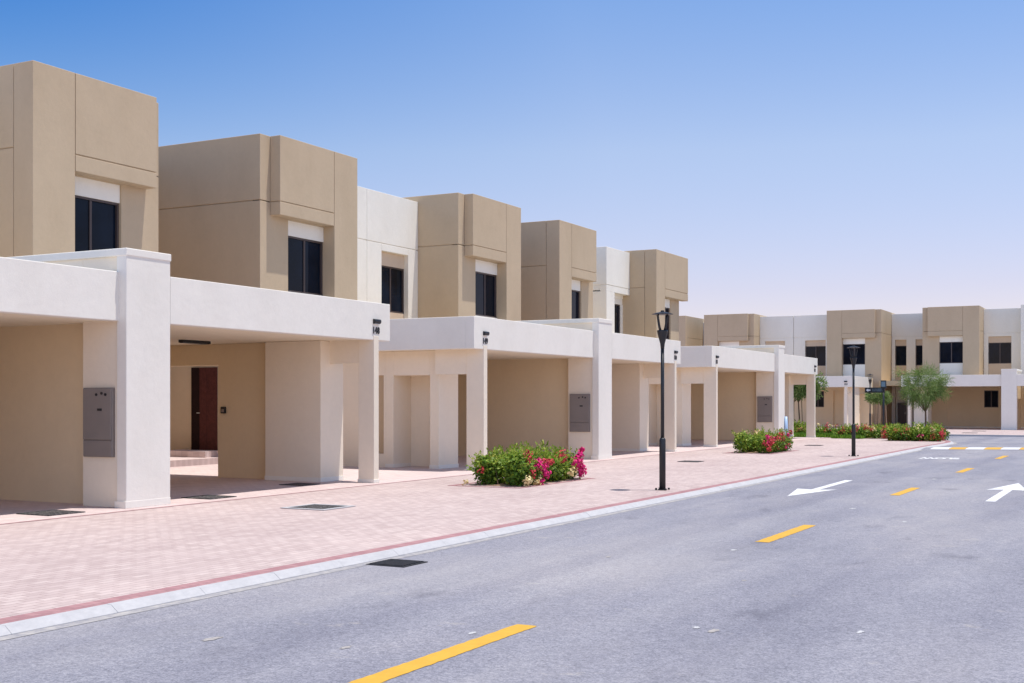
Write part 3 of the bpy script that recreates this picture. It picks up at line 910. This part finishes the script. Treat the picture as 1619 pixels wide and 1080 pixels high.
def hedge(label, x0, x1, y0, y1, h, n, blooms, seed, group='flowering hedges in the pavement', mat='leaf', zb=0.0, lobes=None, lsize=0.075, name='flowering_hedge', bed=True):
    R = random.Random(seed)
    cx, cy = (x0 + x1) / 2, (y0 + y1) / 2
    root = thing(name, label, 'hedge', (cx, cy, zb), 0, group)
    a, b = (x1 - x0) / 2 - 0.07, (y1 - y0) / 2 - 0.12
    K = lobes or int(3 + a * b * 1.2)
    cl = []
    for k in range(K):
        px = R.uniform(-a * 0.80, a * 0.80); py = R.uniform(-b * 0.90, b * 0.90)
        rr = R.uniform(0.24, 0.40) * min(1.0, h / 0.6)
        hz = R.uniform(0.55, 1.0) * h
        cl.append((Vector((px, py, max(rr * .6, hz - rr))), rr, R.uniform(-0.18, 0.22)))
    nx = max(2, int(a * 2 / 0.42)); ny = max(2, int(b * 2 / 0.42))   # close-planted bushes fill the bed
    for i in range(nx):
        for j in range(ny):
            rr = R.uniform(0.27, 0.36) * min(1.0, h / 0.7)
            px = -a + rr * .8 + (2 * a - 1.6 * rr) * i / (nx - 1) + R.uniform(-.07, .07)
            py = -b + rr * .8 + (2 * b - 1.6 * rr) * j / (ny - 1) + R.uniform(-.07, .07)
            hh = h * R.uniform(0.82, 1.0)
            cl.append((Vector((px, py, hh - rr)), rr, R.uniform(-0.12, 0.22)))
            if i in (0, nx - 1) or j in (0, ny - 1):
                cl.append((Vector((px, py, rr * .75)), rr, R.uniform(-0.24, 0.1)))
    q = []
    for i in range(n):
        c, rr, tn = cl[R.randrange(len(cl))]
        d = rvec(R)
        if d.z < -0.2 and R.random() < 0.6: d.z = -d.z
        rad = rr * (R.random() ** 0.35) * R.uniform(0.85, 1.12)
        p = c + Vector((d.x, d.y, d.z * 0.95)) * rad
        if p.z < 0.015: p.z = R.uniform(0.015, 0.08)
        nr = (d * 0.7 + rvec(R) * 0.8 + Vector((0, 0, 0.35))).normalized()
        dd = nr.cross(rvec(R)).normalized()
        ln = lsize * R.uniform(0.7, 1.35)
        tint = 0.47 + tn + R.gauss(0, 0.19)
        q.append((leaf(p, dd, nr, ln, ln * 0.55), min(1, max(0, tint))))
    for i in range(int(n * 0.012)):          # shoots sticking out
        c, rr, tn = cl[R.randrange(len(cl))]
        d = (rvec(R) + Vector((0, 0, 1.0))).normalized()
        p = c + d * rr
        for j in range(6):
            nr = rvec(R); dd = (d + rvec(R) * 0.8).normalized()
            q.append((leaf(p + d * (0.03 * j), dd, nr, lsize, lsize * .45), min(1, max(0, 0.7 + R.gauss(0, .15)))))
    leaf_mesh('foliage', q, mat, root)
    st = MB()
    for i in range(max(6, int(a * b * 14))):
        px, py = R.uniform(-a * .8, a * .8), R.uniform(-b * .9, b * .9)
        st.tube([(px, py, 0), (px + R.uniform(-.1, .1), py + R.uniform(-.1, .1), h * .3), (px + R.uniform(-.15, .15), py + R.uniform(-.15, .15), h * .65)], [0.012, 0.009, 0.005], 5)
    st.build('stems', 'bark', root)
    if bed:
        MB().box(-a + .02, a - .02, -b + .02, b - .02, 0.0, 0.012).build('soil', 'soil', root)
    for kind, lst in blooms.items():
        f = MB()
        for (bx, by, bz, br, cnt) in lst:
            c = Vector((bx - cx, by - cy, bz))
            for i in range(cnt):
                d = rvec(R); p = c + d * br * (1.25 * R.random() ** 0.6)
                if p.z < 0.02: p.z = 0.02
                nr = (d + rvec(R) * .7 + Vector((.3, -.2, .3))).normalized(); dd = nr.cross(rvec(R)).normalized()
                ln = R.uniform(0.04, 0.07)
                f.quad(*leaf(p, dd, nr, ln, ln * 0.9))
        o = f.build('blossom', kind, root)
    return root

F1 = -10.48
b1 = {'petal': [(F1, 20.90, .40, .10, 120), (F1, 21.14, .43, .07, 50), (F1, 21.12, .21, .09, 90), (F1 + .02, 20.93, .06, .06, 50),
                (F1, 22.60, .38, .11, 130), (F1, 22.75, .26, .10, 110), (F1 - .05, 22.82, .50, .08, 70), (F1 - .05, 22.95, .60, .05, 40), (F1, 22.85, .14, .09, 60)],
      'petalred': [(F1 - .12, 20.65, .60, .08, 60), (F1, 21.06, .42, .08, 60), (F1 - .1, 22.10, .50, .11, 80), (F1 - .05, 20.5, .48, .08, 44), (F1, 20.55, .24, .09, 40), (F1, 21.36, .42, .07, 50), (F1 - .9, 20.25, .30, .06, 18)],
      'petalcream': [(F1 + .02, 20.35, .12, .09, 60), (F1 + .02, 20.75, .07, .06, 40), (F1, 22.35, .20, .11, 60), (F1 - 1.2, 20.15, .06, .05, 14), (F1, 20.9, .12, .05, 24)]}
F2 = -10.50
hedge('large green hedge with magenta flowers in front of carport 149', -11.75, F1, 20.12, 23.12, 0.62, 23000, b1, 11)
R0 = random.Random(9)
b2 = {'petalred': [(F2 - R0.uniform(0, .25), R0.uniform(36.7, 39.3), R0.uniform(.12, .62), R0.uniform(.06, .11), 34) for i in range(20)],
      'petal': [(F2 - R0.uniform(0, .2), R0.uniform(36.7, 39.3), R0.uniform(.15, .6), R0.uniform(.05, .09), 34) for i in range(7)],
      'petalcream': [(F2 - R0.uniform(0.2, 1.2), R0.uniform(36.7, 39.2), R0.uniform(.4, .68), .06, 16) for i in range(5)]}
hedge('smaller green hedge with dull red flowers in front of carport 151', -11.75, F2, 36.75, 39.5, 0.64, 15000, b2, 21)
for (x0, x1, y0, y1) in ((-11.95, F1 + .10, 19.92, 23.30), (-11.95, F2 + .10, 36.45, 39.65)):
    m = MB()
    w = 0.10
    m.box(x0, x1, y0, y0 + w, 0, 0.006).box(x0, x1, y1 - w, y1, 0, 0.006).box(x0, x0 + w, y0 + w, y1 - w, 0, 0.006).box(x1 - w, x1, y0 + w, y1 - w, 0, 0.006)
    o = m.build('bed_edging', 'redpaver'); o['kind'] = 'structure'

# corner planting at the junction
def blooms_line(seed, xr, yf, zr, n, r=0.10):
    R = random.Random(seed); out = {'petal': [], 'petalred': [], 'petalcream': []}
    for i in range(n):
        x = R.uniform(*xr)
        out[R.choice(['petalred', 'petalred', 'petal', 'petalcream'])].append((x, yf(x) + R.uniform(-.05, .3), R.uniform(*zr), R.uniform(.08, r), 32))
    return out
hedge('dense flowering hedge at the corner under the feathery tree', -10.15, -7.95, 52.1, 54.8, 0.62, 17000,
      blooms_line(31, (-10.2, -7.8), lambda x: 52.2, (.12, .62), 20, .17), 33, 'flowering planting at the junction corner', zb=-0.045, lsize=0.10, bed=True)
hedge('low flowering shrubs around the signpost at the corner', -13.0, -10.5, 55.4, 60.0, 0.50, 13000,
      blooms_line(41, (-12.9, -10.6), lambda x: 55.6, (.15, .55), 20, .15), 43, 'flowering planting at the junction corner', zb=-0.055, lsize=0.10)
hedge('loose flowering shrubs beside the last carport column', -17.5, -13.2, 58.3, 60.2, 0.42, 8000,
      blooms_line(51, (-17.3, -13.3), lambda x: 58.4, (.2, .55), 16, .16), 53, 'flowering planting at the junction corner', zb=-0.065, lsize=0.10)
def lawn():
    R = random.Random(77); q = []
    for i in range(9000):
        x = R.uniform(-17.5, -11.6); y0 = 56.3 if x < -13 else 55.0 - (x + 13) * 0.2
        y = R.uniform(y0, y0 + 2.2)
        p = Vector((x, y, -0.06)); h = R.uniform(0.05, 0.15)
        d = Vector((R.uniform(-.6, .6), R.uniform(-.6, .6), 1)).normalized()
        q.append((leaf(p, d, rvec(R), h * 1.6, 0.05), min(1, max(0, R.gauss(.5, .22)))))
    o = leaf_mesh('groundcover_grass', q, 'lawn', None)
    o['kind'] = 'stuff'; o['label'] = 'bright green ground cover in front of the corner shrubs'; o['category'] = 'grass'
lawn()

def tree(name, label, x, y, trunk_h, crown_c, crown_r, n, seed, stems=((0, 0),), mat='feather', ln=0.16, wd=0.02, limbs=9, stakes=0, gapz=0.75, trunk_r=0.055):
    R = random.Random(seed); zb = gz(y)
    root = thing(name, label, 'tree', (x, y, zb), 0, 'small young trees at the junction')
    tb = MB(); tips = []
    C = Vector(crown_c); CR = Vector(crown_r)
    for (sx, sy) in stems:
        top = Vector((sx * .6, sy * .6, trunk_h))
        tb.tube([(sx, sy, 0), (sx * .9 + R.uniform(-.03, .03), sy * .9, trunk_h * .5), tuple(top)], [trunk_r, trunk_r * .8, trunk_r * .62], 8)
        for k in range(limbs):
            a = 2 * pi * k / limbs + R.uniform(-.3, .3)
            e = C + Vector((cos(a) * CR.x * R.uniform(.5, .9), sin(a) * CR.y * R.uniform(.5, .9), CR.z * R.uniform(-.5, .75)))
            mid = top.lerp(e, .5) + Vector((0, 0, .12 * R.random()))
            tb.tube([tuple(top - Vector((0, 0, .1))), tuple(mid), tuple(e)], [trunk_r * .45, trunk_r * .28, trunk_r * .1], 5)
            tips += [e, mid, top.lerp(e, .75)]
    tb.build('trunk', 'bark', root, 0, True)
    cl = [(t, R.uniform(.25, .48) * min(CR)) for t in tips]
    for k in range(26):
        d = rvec(R); rr = R.random() ** .5
        cl.append((C + Vector((d.x * CR.x, d.y * CR.y, d.z * CR.z)) * rr * .9, R.uniform(.22, .42) * min(CR)))
    q = []
    for i in range(n):
        c, rr = cl[R.randrange(len(cl))]
        d = rvec(R)
        p = c + d * rr * R.random() ** .5
        out = (p - C); out.z *= .6
        dd = (out.normalized() * .7 + rvec(R) * .7 + Vector((0, 0, -.15))).normalized()
        nr = rvec(R)
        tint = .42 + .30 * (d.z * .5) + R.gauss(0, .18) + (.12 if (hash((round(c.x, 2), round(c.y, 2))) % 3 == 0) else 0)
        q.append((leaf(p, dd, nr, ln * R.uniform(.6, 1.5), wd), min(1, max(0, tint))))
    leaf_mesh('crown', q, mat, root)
    if stakes:
        for k in range(stakes):
            a = 2 * pi * k / stakes + .5
            MB().tube([(.38 * cos(a), .38 * sin(a), 0), (.30 * cos(a), .30 * sin(a), trunk_h * 1.02)], .028, 6).build('stake', 'stake', root)
    return root
tree('feathery_tree', 'feathery green tree with thin trunk on the junction corner', -9.35, 57.6, 1.30, (-0.12, 0, 2.36), (1.14, 1.05, 0.86), 7800, 5, ln=0.24, wd=0.016, limbs=14)
tree('young_tree', 'small staked young tree behind the finger signpost', -13.9, 70.5, 1.75, (-0.1, 0, 2.0), (0.72, 0.6, 0.42), 2600, 6, stems=((-.14, 0), (.16, .1)), ln=0.16, wd=0.04, limbs=5, stakes=3, trunk_r=0.04)
tree('young_tree', 'staked young trees seen through the opening of the last carport', -16.6, 62.6, 1.75, (0.45, 0, 2.62), (1.15, 0.9, 0.80), 5000, 7, stems=((-.18, 0), (.2, .1)), ln=0.18, wd=0.05, limbs=5, stakes=3, trunk_r=0.045)
hedge('dark green shrub mass seen through the last carport opening', -18.4, -15.7, 60.9, 62.2, 0.75, 4000, {}, 63, 'flowering planting at the junction corner', zb=-0.085, lsize=0.11, name='shrub')

# ------------------------------------------------------------------ light
world = bpy.data.worlds.new('World')
scene.world = world
world.use_nodes = True
nt = world.node_tree
bg = nt.nodes['Background']
SUN_EL, SUN_AZ = radians(76.5), (0.91, 0.415)
sky = nt.nodes.new('ShaderNodeTexSky')
sky.sky_type = 'NISHITA'
sky.sun_disc = False
sky.sun_elevation = SUN_EL
sky.sun_rotation = math.atan2(SUN_AZ[0], SUN_AZ[1])
sky.altitude = 0
sky.air_density = 1.0
sky.dust_density = 0.6
sky.ozone_density = 2.5
# clear desert sky: milky near the horizon, deeper blue higher up and away from the sun
tc = nt.nodes.new('ShaderNodeTexCoord')
sep = nt.nodes.new('ShaderNodeSeparateXYZ')
L(nt, tc.outputs['Generated'], sep.inputs[0])
haze = ramp(nt, sep.outputs['Z'], [(0.0, (0.61, 0.46, 0.495)), (0.09, (0.60, 0.455, 0.49)), (0.20, (0.62, 0.53, 0.53)), (0.32, (0.42, 0.48, 0.57)), (0.50, (0.30, 0.34, 0.38)), (1.0, (0.26, 0.28, 0.29))])
dt = N(nt, 'ShaderNodeVectorMath', operation='DOT_PRODUCT')
L(nt, tc.outputs['Generated'], dt.inputs[0])
dt.inputs[1].default_value = (-sin(radians(68)), cos(radians(68)), 0)
deep = ramp(nt, dt.outputs['Value'], [(0.70, (1, 1, 1)), (0.82, (0.66, 0.82, 0.94)), (0.95, (0.08, 0.50, 0.83))])
up = ramp(nt, sep.outputs['Z'], [(0.12, (0, 0, 0)), (0.32, (1, 1, 1))])
deep = mixc(nt, up, (1, 1, 1), deep)
col = mixc(nt, 1.0, sky.outputs['Color'], haze, 'MULTIPLY')
col = mixc(nt, 1.0, col, deep, 'MULTIPLY')
# unseen sky behind the camera, brightened as added fill for shaded -Y faces
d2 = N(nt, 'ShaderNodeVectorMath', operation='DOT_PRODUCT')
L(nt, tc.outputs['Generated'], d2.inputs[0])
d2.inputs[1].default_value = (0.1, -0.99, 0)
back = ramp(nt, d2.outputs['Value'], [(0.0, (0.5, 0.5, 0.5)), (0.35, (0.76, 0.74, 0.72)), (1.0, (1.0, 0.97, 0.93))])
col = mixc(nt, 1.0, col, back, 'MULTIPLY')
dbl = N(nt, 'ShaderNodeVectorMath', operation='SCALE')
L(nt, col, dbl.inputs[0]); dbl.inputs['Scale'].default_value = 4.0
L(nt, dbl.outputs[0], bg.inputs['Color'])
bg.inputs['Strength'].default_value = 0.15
sd = Vector((SUN_AZ[0] * cos(SUN_EL), SUN_AZ[1] * cos(SUN_EL), sin(SUN_EL)))
sl_ = bpy.data.lights.new('sun', 'SUN')
sl_.energy = 4.8; sl_.angle = radians(0.53); sl_.color = (1.0, 0.955, 0.90)
so = bpy.data.objects.new('sun', sl_)
so.rotation_euler = sd.to_track_quat('Z', 'Y').to_euler()
so.location = (20, 20, 60)
COL.objects.link(so)

# ------------------------------------------------------------------ camera
cam = bpy.data.cameras.new('camera')
cam.sensor_width = 36.0
cam.lens = 36.0 * 1930.3 / 1619.0
cam.shift_x = 0.0
cam.shift_y = (634.97 - 540.0) / 1619.0
cam.clip_end = 5000
co = bpy.data.objects.new('camera', cam)
co.location = (0, 0, 1.6)
co.rotation_euler = (radians(90), 0, radians(27.933))
COL.objects.link(co)
scene.camera = co

scene.view_settings.view_transform = 'Standard'
scene.view_settings.look = 'None'
scene.view_settings.exposure = 0.0
scene.view_settings.gamma = 1.0
scene.render.film_transparent = False
scene.cycles.use_denoising = True
scene.cycles.max_bounces = 12
scene.cycles.diffuse_bounces = 10
